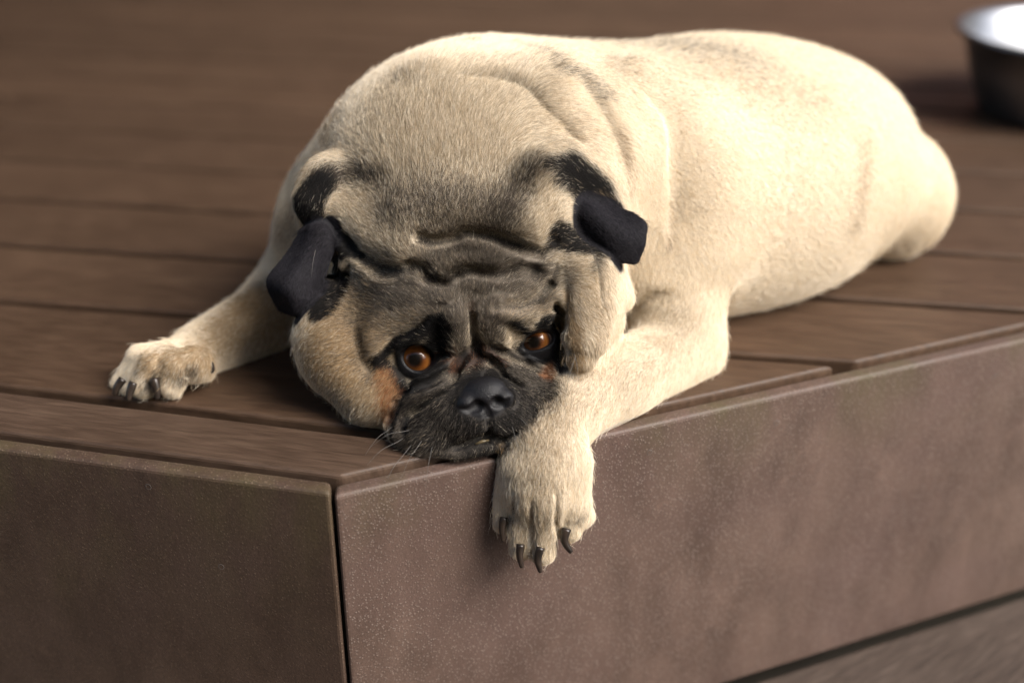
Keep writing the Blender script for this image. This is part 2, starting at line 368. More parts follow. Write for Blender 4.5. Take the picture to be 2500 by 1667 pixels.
def fold(pts,up,wu,dn,wd,c=.0015,ends=(1,1)):
    """skin fold: bulges on the left of the line's travel (seen from the front), sinks on the right"""
    pts=np.array(pts,float); n=len(pts)
    vd=pts-CAM; vd/=np.linalg.norm(vd,axis=1,keepdims=True)
    cen,R=_sphere_bound(pts,max(wu*3,wd*3,.006))
    seg=np.linalg.norm(np.diff(pts,axis=0),axis=1); cum=np.concatenate([[0],np.cumsum(seg)]);tot=cum[-1]
    def f(P):
        best=np.full(len(P),1e3); sg=np.zeros(len(P)); w=np.zeros(len(P)); over=np.zeros(len(P))
        for i in range(n-1):
            a,b=pts[i],pts[i+1];ba=b-a;L=float(ba@ba);q=P-a;tt=(q@ba)/L;t=np.clip(tt,0,1)
            dv=q-t[:,None]*ba; d=np.sqrt((dv*dv).sum(1)); nr=np.cross(ba,vd[i]); nr/=np.linalg.norm(nr)
            # left of travel
            s=-(q@nr)
            m=d<best-1e-7
            # average sign near shared vertices
            best=np.where(m,d,best); sg=np.where(m,s,sg); w=np.where(m,cum[i]+t*seg[i],w)
        sgn=np.clip(sg/np.maximum(best,1e-6)*1.6,-1,1)   # fades past the ends
        s=best
        hb=up*(1-np.exp(-s/(c*1.6)))*np.exp(-(s/wu)**1.5)-dn*np.exp(-(s/c)**1.3)
        hs=-dn*np.exp(-(s/wd)**1.2)
        m=(sgn+1)*.5
        h=hb*m+hs*(1-m)
        tp=np.ones(len(P)); e=min(.38*tot,.018)
        if ends[0]: tp=np.minimum(tp,np.clip(w/e,0,1))
        if ends[1]: tp=np.minimum(tp,np.clip((tot-w)/e,0,1))
        tp=tp*tp*(3-2*tp)*.93+.07
        # no effect on the far side of the body
        return -h*tp
    OPS.append(('d',f,0,cen,R))

def cr(pix,m=3):
    g=np.array(pix,float); n=len(g)
    if n<3: 
        t=np.linspace(0,1,m+1)[:,None]; return g[0]*(1-t)+g[1]*t
    out=[]
    for i in range(n-1):
        p0,p1,p2,p3=g[max(i-1,0)],g[i],g[i+1],g[min(i+2,n-1)]
        for f in np.arange(m)/m: out.append(.5*((2*p1)+(-p0+p2)*f+(2*p0-5*p1+4*p2-p3)*f*f+(-p0+3*p1-3*p2+p3)*f**3))
    out.append(g[-1]); return np.array(out)
# ---------- surface nets ----------
def mesh_sdf(lo,hi,h=.0022,cf=5):
    lo=np.array(lo,float); hi=np.array(hi,float); hc=h*cf
    nc=np.ceil((hi-lo)/hc).astype(int); ax=[lo[i]+(np.arange(nc[i])+.5)*hc for i in range(3)]
    C=np.stack(np.meshgrid(*ax,indexing='ij'),-1).reshape(-1,3)
    dc=sdf(C).reshape(nc)
    V=np.repeat(np.repeat(np.repeat(dc,cf,0),cf,1),cf,2).astype(np.float32)
    near=np.argwhere(np.abs(dc)<hc*1.35+.002)
    off=np.stack(np.meshgrid(*[np.arange(cf)]*3,indexing='ij'),-1).reshape(-1,3)
    for i in range(0,len(near),3000):
        I=(near[i:i+3000,None,:]*cf+off[None]).reshape(-1,3)
        V[I[:,0],I[:,1],I[:,2]]=sdf(lo+(I+.5)*h)
    sg=V<0
    n=V.shape
    c=np.zeros((n[0]-1,n[1]-1,n[2]-1),np.int8)
    for a in (0,1):
        for b in (0,1):
            for d in (0,1): c+=sg[a:n[0]-1+a,b:n[1]-1+b,d:n[2]-1+d]
    act=(c>0)&(c<8); idx=-np.ones(c.shape,np.int64); K=np.argwhere(act); idx[act]=np.arange(len(K))
    acc=np.zeros((len(K),3)); cnt=np.zeros(len(K))
    cor=[(a,b,d) for a in (0,1) for b in (0,1) for d in (0,1)]
    for p in cor:
        for axx in range(3):
            if p[axx]: continue
            q=list(p); q[axx]=1
            A0=K+np.array(p); B0=K+np.array(q)
            va=V[A0[:,0],A0[:,1],A0[:,2]]; vb=V[B0[:,0],B0[:,1],B0[:,2]]
            m=(va<0)!=(vb<0); t=va[m]/(va[m]-vb[m])
            pt=np.tile(np.array(p,float),(m.sum(),1)); pt[:,axx]=t
            acc[m]+=pt; cnt[m]+=1
    Vt=lo+(K+acc/cnt[:,None]+.5)*h
    Q=[]
    for axx in range(3):
        o=[x for x in range(3) if x!=axx]
        sl0=[slice(None)]*3; sl1=[slice(None)]*3; sl0[axx]=slice(0,-1); sl1[axx]=slice(1,None)
        ch=sg[tuple(sl0)]!=sg[tuple(sl1)]; E=np.argwhere(ch)
        ok=np.ones(len(E),bool)
        for x in o: ok&=(E[:,x]>0)&(E[:,x]<n[x]-1)
        E=E[ok]; s=sg[E[:,0],E[:,1],E[:,2]]
        def g(da,db):
            J=E.copy(); J[:,o[0]]-=da; J[:,o[1]]-=db; return idx[J[:,0],J[:,1],J[:,2]]
        q=np.stack([g(1,1),g(0,1),g(0,0),g(1,0)],1)
        flip=(~s) if axx!=1 else s
        q[flip]=q[flip][:,::-1]; Q.append(q)
    Q=np.concatenate(Q); Q=Q[(Q>=0).all(1)]
    return Vt,Q
def subdiv(V,Q):
    n=len(V); E=np.concatenate([Q[:,[0,1]],Q[:,[1,2]],Q[:,[2,3]],Q[:,[3,0]]]); Es=np.sort(E,1)
    key=Es[:,0]*(n+1)+Es[:,1]; u,inv=np.unique(key,return_inverse=True)
    a=u//(n+1); b=u%(n+1); mid=(V[a]+V[b])/2; cen=V[Q].mean(1)
    e=inv.reshape(4,-1).T+n; c=np.arange(len(Q))+n+len(u)
    V2=np.concatenate([V,mid,cen])
    Q2=np.concatenate([np.stack([Q[:,i],e[:,i],c,e[:,i-1]],1) for i in range(4)])
    return V2,Q2
def snap(V,it=2):
    for _ in range(it):
        for i in range(0,len(V),200000):
            P=V[i:i+200000]; d=sdf(P); g=grad(P); V[i:i+200000]=P-g*np.clip(d,-.003,.003)[:,None]*.9
    return V
A=np.array
def VD(P):
    v=P-CAM; return v/np.linalg.norm(v,axis=-1,keepdims=True)
def roll(pix,r,h,k=.006):
    P=H(*pix); rr=A([r]*len(P) if np.isscalar(r) else r,float); hh=A([h]*len(P) if np.isscalar(h) else h,float)
    cap(P+VD(P)*(rr-hh)[:,None],list(rr),k=k)
def cut(pix,amp,sig,sharp=1.,taper=True): groove(H(*cr(pix)),amp,sig,sharp,taper)
def F(pix,up,wu,dn,wd,c=.0015,ends=(1,1),m=1.4): fold(H(*cr(pix)),up*m,wu,dn*m,wd,c,ends)
EYES=[]
UPI=A([_sr,_cr*_sp,_cr*_cp])
def slit(pix,depth=.008,w=.0017,tilt=.5,k=.0055,side=(0,0)):
    P=H(*cr(pix)); n=len(P); tp=A([min(1,.12+3.0*min(i,n-1-i)/(n-1)) for i in range(n)])*A([1+.12*math.sin(i*1.7+n) for i in range(n)]); v=VD(P)
    T=np.gradient(P,axis=0); T/=np.linalg.norm(T,axis=1,keepdims=True); Lf=-np.cross(T,v); Lf/=np.linalg.norm(Lf,axis=1,keepdims=True)
    for j in range(4):
        f=j/3.; Q=P+v*(depth*f*tp)[:,None]+Lf*(tilt*depth*f*tp)[:,None]
        cap(Q,list(w*.8*(1-.2*f)*np.maximum(tp,.25)),k=k,sub=True)
def build(detail=True):
    OPS.clear(); EYES.clear(); EARPTS.clear()
    # trunk
    ell((-.015,.862,.109),(.127,.100,.098),(0,0,12),k=.03)
    ell((.115,.897,.090),(.125,.108,.104),(0,0,33),k=.05)
    ell((.200,.938,.084),(.115,.108,.099),(0,0,33),k=.05)
    ell((.252,.985,.074),(.070,.085,.078),(0,0,33),k=.03)
    ell(W(2158,470,.985),(.049,.060,.056),(0,0,30),k=.012)
    ell(W(792,560,.85),(.036,.050,.062),(0,12,0),k=.02)
    # neck
    ell((-.028,.805,.108),(.100,.080,.088),(10,0,0),k=.03)
    # head: skull, face, cheeks
    ell((-.022,.765,.085),(.085,.068,.066),(-15,0,0),k=.02)
    ell(W(1100,730,.742),(.068,.050,.045),(0,-6,0),k=.02)
    ell(W(1120,870,.745),(.064,.050,.040),(0,-8,0),k=.015)
    ell(W(852,838,.732),(.035,.040,.040),(0,-20,0),k=.012)
    ell(W(912,942,.715),(.022,.032,.026),(0,30,0),k=.012)
    ell(W(952,965,.702),(.017,.02,.022),k=.008)
    ell(W(1340,870,.735),(.020,.036,.03),(0,0,0),k=.012)
    # muzzle
    ell(W(1150,985,.690),(.042,.036,.028),(0,-8,0),k=.01)
    ell(W(1050,1035,.686),(.027,.032,.020),(0,10,0),k=.008)
    ell(W(1245,1000,.686),(.021,.030,.020),(0,-30,0),k=.008)
    ell(W(1120,1068,.674),(.032,.022,.013),(0,-8,0),k=.006)
    # left arm
    cap([W(760,700,.86),W(640,790,.82),W(490,862,.78),W(440,888,.765)],[.040,.028,.0215,.018],k=.02)
    # right upper arm
    ell(W(1640,800,.80),(.036,.036,.040),k=.012)
    cap([(.09,.83,.085),(.112,.785,.035)],[.05,.032],k=.015)
    # cheek flap + head rolls
    roll([(1300,470),(1370,430),(1440,470),(1480,560)],.018,.005,.016)
    roll([(815,470),(855,530),(920,585),(985,612)],[.020,.020,.018,.012],.0065,.012)
    roll([(1020,535),(1110,520),(1200,525),(1280,550)],[.018,.020,.020,.016],.004,.012)
    roll([(1315,470),(1320,510),(1285,555)],[.024,.024,.020],.0045,.014)
    cap([W(1320,612,.733),W(1385,602,.728),W(1430,665,.720),W(1438,745,.710),W(1430,820,.701),W(1418,866,.697)],[.008,.012,.015,.0160,.0150,.0110],k=.009)
    ell(W(1460,715,.732),(.017,.022,.038),(0,0,0),k=.012)
    cap([W(1470,630,.750),W(1487,730,.738),W(1465,815,.728)],[.013,.0145,.013],k=.006)
    roll([(900,840),(950,790),(1030,750),(1090,745)],[.013,.014,.013,.010],.005,.008)
    roll([(1112,775),(1120,840)],[.009,.008],.0055,.003)
    roll([(1195,780),(1212,835)],[.010,.009],.0055,.003)
    roll([(1225,755),(1285,762),(1345,735)],[.009,.011,.010],.0065,.004)
    roll([(1138,872),(1100,905),(1040,950),(990,990),(965,1020)],[.005,.007,.0085,.009,.008],[.005,.0075,.009,.008,.005],.0022)
    roll([(1200,862),(1245,885),(1290,910),(1335,928)],[.005,.0075,.0085,.007],[.005,.008,.009,.007],.0022)
    clipz(.001)
    # ---- ears
    roll([(800,440),(775,490),(770,560)],[.015,.015,.009],.006,.014)
    cap(H((1330,400),(1390,392),(1440,430),(1490,500)),[.008,.011,.011,.007],k=.018)
    gL=[[W(744,560,.757),W(780,548,.745),W(824,562,.744)],[W(700,628,.746),W(745,636,.731),W(792,648,.734)],[W(662,680,.740),W(712,695,.721),W(778,698,.731)],[W(671,716,.738),W(716,728,.720),W(774,728,.730)],[W(690,745,.735),W(724,760,.725),W(762,750,.730)]]
    sheet(gL,.0021,k=.0035,mk=.004,n=(44,26))
    gR=[[W(1345,478,.755),W(1340,530,.745),W(1345,585,.745)],[W(1405,465,.745),W(1410,510,.728),W(1425,570,.728)],[W(1470,500,.740),W(1472,540,.722),W(1480,590,.722)],[W(1538,528,.736),W(1528,580,.721),W(1512,628,.722)],[W(1567,552,.735),W(1564,595,.724),W(1548,632,.724)]]
    ell(H((828,665))[0],(.013,.011,.020),(-20,30,0),k=.006,sub=True)
    roll([(805,705),(828,672),(850,640)],.005,.003,.004)
    # ---- folds
    F([(790,520),(830,575),(891,615),(932,645),(975,662),(1034,658)],.0022,.016,.0045,.012,.0032)
    F([(1020,650),(1060,685),(1085,692),(1112,672),(1151,660),(1212,670),(1263,656),(1300,665),(1335,690)],.0015,.010,.0045,.008,.0028)
    F([(1029,580),(1059,590),(1100,585),(1141,566),(1202,574),(1263,595),(1314,612),(1345,585),(1395,562)],.0010,.012,.0035,.009,.0030)
    F([(1212,752),(1270,748),(1314,730),(1345,690),(1358,650)],.0012,.008,.003,.007,.0026)
    F([(1110,752),(1080,745),(1060,752)],.001,.006,.001,.004)
    cut([(1146,750),(1158,800),(1163,850)],.0018,.004)
    
    F([(925,868),(965,828),(1025,800),(1065,770)],.003,.010,.0032,.008,.0022)
    F([(1245,782),(1300,797),(1338,768),(1354,745)],.0012,.009,.0015,.006,.002)
    F([(1356,752),(1362,800),(1372,860),(1380,905)],.003,.010,.007,.008,.003,(1,0))
    F([(1430,590),(1458,650),(1468,720),(1466,780)][::-1],.0010,.01,.0012,.006)
    F([(910,925),(890,870),(878,830),(868,780)],.002,.016,.0026,.012,.004)
    F([(1136,862),(1100,905),(1040,935),(985,955)],.0015,.006,.0022,.004)
    F([(985,1050),(993,1015),(1034,985),(1085,950),(1115,905)],.002,.007,.002,.004)
    F([(1330,908),(1290,888),(1250,870),(1205,850)],.002,.006,.0025,.004)
    F([(1190,870),(1225,910),(1260,935),(1310,955)],.002,.006,.002,.004)
    # ---- deep creases
    slit([(845,592),(891,622),(932,650),(975,664)],.006,.0016,.6,k=.007)
    slit([(1000,650),(1034,658),(1062,684),(1090,690),(1115,672),(1151,661),(1212,671),(1263,657),(1300,664)],.006,.0016,.5,k=.008)
    slit([(1029,582),(1059,591),(1100,586),(1141,568),(1202,576),(1263,597),(1314,614),(1350,590)],.005,.0015,.4,k=.007)
    slit([(1215,753),(1270,749),(1314,731),(1340,700)],.0025,.0012,.3,k=.006)
    slit([(1150,775),(1158,805),(1163,850)],.0018,.0011,0)
    cut([(1100,628),(1140,618),(1190,622)],.0012,.003); cut([(900,655),(960,690),(1020,700)],.0012,.004); cut([(1120,720),(1180,724),(1240,716)],.0010,.003); cut([(930,770),(1000,745),(1060,735)],.0012,.004)
    slit([(1138,862),(1100,903),(1040,933),(985,955)],.006,.0015,-.3)
    slit([(985,1052),(993,1018),(1034,988),(1085,953),(1115,912)],.006,.0015,.3)
    slit([(1330,906),(1290,887),(1250,868),(1203,848)],.006,.0015,-.3)
    slit([(1192,875),(1228,914),(1262,938),(1312,956)],.006,.0015,.3)
    slit([(990,945),(968,985),(953,1020),(948,1040)],.007,.0017,.2)
    slit([(1357,748),(1364,800),(1375,860),(1388,905)],.009,.0019,.5)
    slit([(1120,1096),(1165,1076),(1198,1068),(1228,1073),(1255,1060)],.0025,.0011,.6)
    # ---- eyes
    for (px,py,rb,dep,op,rot) in [(1021,872,.0128,.0022,(.0105,.0092),8),(1314,832,.0120,.0020,(.0110,.0050),-22)]:
        P=H((px,py))[0]; v=VD(P); c=P+v*(rb-dep)
        EYES.append((c,rb,v))
        ell(c,[rb+.0022]*3,k=.005)
        ell(c-v*(rb+.001),(op[0],.0085,op[1]),(-26,rot,0),k=.0025,sub=True)
    # ---- nose
    Nn=H((1184,968))[0]; v=VD(Nn)
    ell(Nn+v*.007,(.0168,.0125,.0132),(-26,-8,0),k=.003)
    ell(H((1140,985))[0]+v*.003,(.0065,.006,.0060),(-26,20,0),k=.003)
    ell(H((1232,972))[0]+v*.003,(.0060,.006,.0055),(-26,-30,0),k=.003)
    for a in ([(1166,992),(1150,1002),(1128,1000)],[(1213,984),(1228,990),(1244,976)]):
        Q=H(*a); cap(Q,[.0040,.0030,.0014],k=.0015,sub=True)
    cut([(1185,985),(1191,1015),(1196,1040),(1198,1078)],.0040,.0018)
    F([(1100,945),(1135,922),(1200,912),(1250,925)],-.001,.004,.0015,.003)
    # lips
    F([(1060,1108),(1130,1090),(1170,1072),(1198,1066),(1225,1073),(1262,1053)],.0012,.008,.002,.004,.0018)
    # ---- neck folds
    roll([(1370,250),(1425,300),(1475,390)],.030,.004,.03)
    roll([(1560,230),(1640,310),(1690,400),(1710,500),(1700,600)],[.02,.026,.030,.030,.03],.005,.03)
    F([(1545,440),(1535,410),(1522,377),(1492,308),(1451,240),(1400,175)],.002,.018,.004,.016,.006,m=1)
    F([(1530,190),(1592,239),(1632,310),(1637,417),(1641,506),(1637,596)],.003,.022,.004,.014,.005,m=1)
    F([(1430,366),(1376,308),(1318,254),(1274,210),(1189,190),(1100,190)],.0022,.014,.002,.010,.004,m=1)
    F([(1516,775),(1562,733),(1598,714),(1650,716)][::-1],.004,.014,.005,.008,.003,m=1)
    sheet(gR,.0021,k=.0035,mk=.004,n=(44,26))
    # ---- right forearm and paw (hangs over the edge)
    cap([W(1670,860,.775),W(1500,935,.725)],[.028,.026],k=.012)
    clipz(.001)
    cap([W(1500,935,.725),W(1400,985,.700),W(1345,1040,.680),W(1335,1110,.665),W(1325,1190,.652)],[.026,.026,.0245,.0255,.022],k=.010)
    toes=[([(1262,1130),(1240,1215),(1228,1275)],[.012,.0085,.0058],.660),([(1295,1150),(1278,1245),(1270,1335)],[.014,.009,.0066],.652),([(1340,1150),(1330,1245),(1323,1340)],[.014,.010,.0085],.648),([(1390,1130),(1395,1215),(1390,1285)],[.014,.0115,.0085],.655)]
    for pts,rr,Y in toes: cap([W(x,y,Y-.004*i) for i,(x,y) in enumerate(pts)],rr,k=.006 if pts[0][0]!=1390 else .005)
    cap([W(1400,1230,.650),W(1420,1255,.652)],[.010,.0075],k=.005)
    cap([W(1265,1075,.672),W(1232,1088,.672)],[.009,.006],k=.006)
    cut([(1257,1190),(1254,1235),(1249,1272)],.0045,.0018); cut([(1300,1215),(1300,1290),(1297,1345)],.0045,.0017); cut([(1361,1190),(1361,1250),(1360,1300)],.005,.0019)
    # left paw toes
    for pts,rr,Y in [([(400,872),(345,872),(296,932)],[.011,.009,.0060],.757),([(410,885),(362,886),(322,944)],[.011,.009,.0066],.748),([(430,893),(385,897),(352,940)],[.011,.010,.0082],.742),([(470,890),(440,900),(420,938)],[.012,.011,.0085],.740)]:
        cap([W(x,y,Y-.004*i) for i,(x,y) in enumerate(pts)],rr,k=.005)
    cap([W(490,880,.752),W(498,905,.748)],[.009,.007],k=.006)
    cut([(348,862),(322,900),(302,940)],.004,.0024); cut([(398,875),(378,910),(360,945)],.005,.0028); cut([(470,895),(455,925)],.003,.003)
MESH_H=.0018; DENS=7e6; HR=.00007
# ================= the dog =================
build()
V,Q=mesh_sdf((-.34,.58,-.13),(.41,1.12,.235),MESH_H)
V,Q=subdiv(V,Q); V=snap(V,2)
# keep the largest connected shell
# ---- coat colours: (pixels along a patch, radius px, softness px, colour, second colour, share of second, opacity)
PX=1/3750.
K_=dict(ash=(.40,.32,.22),cream=(.83,.745,.61),fawn=(.37,.275,.17),tan=(.34,.225,.115),dark=(.045,.035,.028),mid=(.098,.080,.063),black=(.012,.011,.011),soft=(.016,.014,.013),grey=(.150,.128,.105),orange=(.27,.115,.050),white=(.68,.60,.47),rust=(.16,.065,.03),earb=(.014,.013,.016))
LAY=[]; CREASES=[]
def lay(pix,r,s,col,col2=None,share=0,op=1):
    n=len(pix); rr=np.array([r]*n if np.isscalar(r) else r,float)*PX
    LAY.append((H(*pix),rr,s*PX,np.array(K_[col]),np.array(K_[col2 or col]),share,op))
def make_layers():
    LAY.clear()
    # head base: fawn
    lay([(1000,230),(1150,220)],[150,130],110,'ash','white',.35,.8)
    lay([(800,300),(740,430),(690,560)],[40,50,50],60,'tan','fawn',.5,.6)
    lay([(1100,350),(1080,560),(1100,800)],[230,330,300],120,'ash','white',.25,.88)
    lay([(1330,220),(1430,330),(1470,450)],[30,40,40],50,'fawn','white',.4,.45)
    lay([(780,900),(860,1000)],[30,36],50,'grey','white',.5,.5)
    lay([(640,760),(480,860),(380,890)],[90,70,50],40,'fawn','tan',.4,.85)  # fawn left arm; tan here and on the next line paints in its shade
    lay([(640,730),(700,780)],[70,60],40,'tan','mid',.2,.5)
    lay([(1330,1000),(1310,1150),(1310,1300)],[60,50,50],60,'fawn','white',.35,.8)
    lay([(1640,800),(1560,900),(1430,960)],[70,60,60],60,'fawn','white',.4,.45)
    lay([(850,850),(900,960)],[130,60],60,'fawn','tan',.5,.8)
    lay([(850,800),(840,900)],[50,50],50,'tan','mid',.4,.4)
    lay([(1440,640),(1440,800)],[60,70],40,'fawn','cream',.4,.6)
    # back shading hairs along the spine
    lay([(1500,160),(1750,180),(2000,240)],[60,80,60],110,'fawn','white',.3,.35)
    lay([(1512,330),(1528,400),(1540,470)],[8,12,8],26,'tan','fawn',.4,.5)  # crease shading of neck folds and thigh painted as a tan tint
    lay([(1641,480),(1637,600)],[6,8],22,'tan','fawn',.4,.35)
    lay([(2105,330),(2105,450),(2085,560)],[14,20,14],40,'tan','fawn',.5,.35)
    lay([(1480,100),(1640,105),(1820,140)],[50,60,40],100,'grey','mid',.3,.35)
    lay([(1260,105),(1360,160),(1480,230)],[10,16,14],24,'mid','fawn',.3,.5)
    lay([(1010,95),(1150,100)],[10,10],22,'tan','fawn',.4,.5)
    # grey brown mask over the brow folds
    lay([(930,720),(1050,720),(1200,700),(1300,670)],[70,95,95,60],60,'mid','grey',.45,.92)
    lay([(1020,960),(1150,960),(1290,950)],[70,90,70],30,'soft','grey',.3,.96)
    lay([(1060,625),(1150,612),(1230,620),(1300,645)],[22,26,26,22],24,'grey','mid',.45,.75)
    lay([(960,500),(1090,520),(1210,520)],[60,80,60],60,'mid','dark',.45,.72)
    lay([(1230,520),(1260,460),(1310,410)],[36,34,30],35,'dark','mid',.4,.75)
    lay([(930,435),(860,425),(790,425)],[20,28,34],26,'dark','mid',.35,.8)
    lay([(850,700),(880,760)],[40,46],40,'mid','fawn',.5,.6)
    lay([(1030,575),(1100,590),(1200,572),(1263,595)],10,22,'mid','dark',.3,.4)
    lay([(830,510),(870,560)],[34,28],34,'fawn','white',.6,.8)
    lay([(1335,460),(1340,560)],[20,24],30,'fawn','white',.45,.85)
    lay([(1385,600),(1430,660),(1445,740)],[16,22,24],26,'white','fawn',.5,.75)
    lay([(1270,770),(1325,755)],[12,14],16,'grey','fawn',.4,.8)
    lay([(905,860),(950,810),(1040,765)],[14,14,14],22,'grey','fawn',.4,.75)
    lay([(1225,765),(1290,752),(1345,735)],[24,24,20],26,'grey','fawn',.3,.8)
    lay([(812,425),(782,438)],[24,26],20,'dark','black',.4,.85)
    lay([(1029,594),(1100,600),(1141,580),(1202,590),(1263,608)],8,12,'mid','dark',.3,.75)  # lower fold lips here and next line darkened to subdue their highlight
    lay([(830,605),(900,642),(960,668)],12,14,'mid','dark',.3,.75)
    # creases lined with darker hair, occlusion shade painted in as well
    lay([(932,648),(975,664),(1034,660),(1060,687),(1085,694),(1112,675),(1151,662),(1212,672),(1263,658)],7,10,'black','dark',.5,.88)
    CREASES.append(H(*cr([(932,648),(975,664),(1034,660),(1060,687),(1085,694),(1112,675),(1151,662),(1212,672),(1263,658),(1300,668)])))
    CREASES.append(H(*cr([(790,530),(830,582),(891,622),(932,652)]))); CREASES.append(H(*cr([(1350,595),(1320,618),(1263,600),(1202,580),(1141,570),(1100,590),(1059,596),(1029,586)])))
    CREASES.append(H(*cr([(1212,754),(1270,750),(1314,732),(1345,692),(1358,652)]))); CREASES.append(H(*cr([(868,780),(878,830),(892,880),(905,920)]))); CREASES.append(H(*cr([(1146,750),(1158,800),(1163,850)])))
    CREASES.append(H(*cr([(1136,862),(1100,905),(1040,935),(985,955)]))); CREASES.append(H(*cr([(1112,915),(1080,955),(1034,988),(995,1020),(985,1055)]))); CREASES.append(H(*cr([(1195,880),(1230,915),(1265,940),(1315,955)]))); CREASES.append(H(*cr([(1205,850),(1250,870),(1290,888),(1330,908)])))
    CREASES.append(H(*cr([(1357,745),(1364,800),(1374,860),(1384,900)]))); CREASES.append(H(*cr([(1060,1112),(1130,1094),(1198,1070),(1262,1056)])))
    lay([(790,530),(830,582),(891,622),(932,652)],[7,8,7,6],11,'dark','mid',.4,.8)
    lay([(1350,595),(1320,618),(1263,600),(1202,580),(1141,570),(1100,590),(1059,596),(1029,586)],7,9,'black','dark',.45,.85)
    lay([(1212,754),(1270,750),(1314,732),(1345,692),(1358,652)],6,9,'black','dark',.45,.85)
    lay([(868,780),(878,830),(892,880),(905,920)],[5,10,14,12],22,'mid','dark',.4,.75)
    lay([(1300,685),(1350,660)],8,16,'dark','mid',.4,.5)
    lay([(1146,750),(1160,840)],4,12,'mid','rust',.4,.7)
    lay([(1060,752),(1085,747),(1112,757)],4,8,'dark','mid',.4,.6)
    lay([(1090,760),(1120,800),(1125,850)],[12,22,18],18,'mid','grey',.4,.8)
    lay([(1200,790),(1210,830)],[26,24],18,'mid','dark',.4,.8)
    # muzzle: black leather-dark fur with grey tipped hairs on the rolls
    lay([(1055,900),(1110,880),(1165,850),(1240,862),(1290,880)],[22,26,30,26,22],22,'mid','dark',.5,.9)
    lay([(1184,950)],[84],26,'black','soft',.4,.97)
    lay([(985,1050),(1080,1060),(1190,1060),(1275,990)],[46,66,58,44],20,'soft','grey',.10,.98)
    lay([(960,1040),(975,1080),(1040,1105),(1110,1110)],[14,20,16,10],22,'mid','grey',.4,.65)
    lay([(1080,1030),(1010,1060)],[22,18],24,'grey','soft',.5,.45)
    lay([(1275,1000),(1290,960)],[16,12],18,'grey','soft',.5,.45)
    lay([(1110,905),(1050,950),(995,990),(965,1025)],[6,14,18,14],10,'soft','mid',.35,.9)
    lay([(1222,885),(1285,918),(1335,935)],[10,18,14],9,'grey','soft',.35,.9)
    lay([(1118,895),(1150,880),(1190,868),(1222,882)],[24,26,26,18],14,'black','rust',.15,.97)
    lay([(1136,862),(1100,903),(1040,934),(985,956)],[6,6,6,5],7,'black',None,0,.9)  # muzzle creases in black, standing for dark hair and occlusion shade
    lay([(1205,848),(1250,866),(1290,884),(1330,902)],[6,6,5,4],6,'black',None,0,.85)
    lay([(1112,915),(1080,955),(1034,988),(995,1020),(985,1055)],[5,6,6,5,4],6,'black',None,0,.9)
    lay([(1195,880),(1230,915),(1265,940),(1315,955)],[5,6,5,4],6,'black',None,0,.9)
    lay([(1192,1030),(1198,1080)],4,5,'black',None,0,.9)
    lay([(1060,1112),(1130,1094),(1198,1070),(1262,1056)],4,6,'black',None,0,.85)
    # black round the eyes
    lay([(930,880),(960,920),(1010,945),(1060,905),(1075,850),(1085,800)],[20,32,28,30,32,27],10,'black','soft',.15,.98)
    lay([(945,862),(985,835),(1030,818),(1062,790)],[14,22,22,20],8,'black',None,0,.98)
    lay([(980,950),(1000,985)],[20,8],14,'black','soft',.3,.9)
    lay([(1100,870),(1110,900)],[14,12],16,'rust','soft',.5,.75)
    lay([(1250,792),(1290,812),(1330,792),(1352,762)],[12,20,24,16],9,'black',None,0,.98)
    lay([(1275,850),(1330,865),(1360,840),(1362,800)],[20,28,18,8],10,'black','soft',.2,.98)
    lay([(1330,915),(1345,890)],[16,12],10,'orange','rust',.5,.85)
    # rust patch beside the muzzle
    lay([(940,915),(950,962),(944,1010)],[18,24,16],15,'orange','tan',.35,.92)
    lay([(985,950),(966,990),(950,1030)],[6,6,5],7,'rust','black',.5,.85)
    # cheeks
    lay([(1402,862)],[10],18,'dark','mid',.4,.85)
    lay([(1372,880),(1378,800),(1368,770)],[8,6,4],14,'tan','mid',.4,.7)
    lay([(1415,905)],[18],20,'tan','fawn',.4,.5)
    lay([(1357,745),(1364,800),(1374,860),(1384,900)],[9,10,10,7],7,'black','dark',.3,.9)  # deep occlusion along the cheek flap edge painted black
    lay([(1345,790),(1360,850),(1368,900)],[22,24,14],8,'black','dark',.2,.95)
    lay([(1385,720),(1400,800),(1412,870)],[10,16,18],12,'fawn','tan',.4,.85)
    lay([(1376,790),(1388,880),(1420,905)],[10,14,8],16,'tan','mid',.4,.75)
    lay([(1440,680),(1450,780)],[30,30],30,'fawn','white',.3,.5)
    lay([(1385,918),(1420,925),(1452,900)],[3,4,3],7,'tan','mid',.4,.7)
    lay([(1255,1215),(1250,1272)],[2,3],4,'dark','tan',.3,.8); lay([(1300,1250),(1298,1345)],[2,3],4,'dark','tan',.3,.8); lay([(1359,1225),(1361,1295)],[2,3],4,'dark','tan',.3,.8)  # shade in the gaps between the toes painted dark
    lay([(396,884),(364,940)],[4,7],7,'mid','dark',.3,.8)
    lay([(1525,775),(1562,740),(1600,720)],[3,4,3],8,'tan','fawn',.4,.6)  # armpit crease shading painted as a tan tint
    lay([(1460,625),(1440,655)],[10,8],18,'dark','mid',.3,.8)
    lay([(1480,600),(1400,600)],[18,14],20,'dark','mid',.4,.6)  # shadow pocket below the right ear flap painted dark
    lay([(800,960),(880,1020)],[20,30],40,'grey','white',.45,.6)
    # ears
    #LAY.append((np.array([W(742,560,.755),W(720,640,.738),W(700,710,.725),W(735,730,.725)]),np.array([38,42,40,30])*PX,5*PX,np.array(K_['earb']),np.array(K_['soft']),.2,.995))
    lay([(785,440),(755,475),(752,525),(765,570)],[34,46,54,50],12,'black','soft',.2,.97)
    lay([(790,560),(845,605),(885,625)],[34,30,12],8,'black','soft',.2,.98)
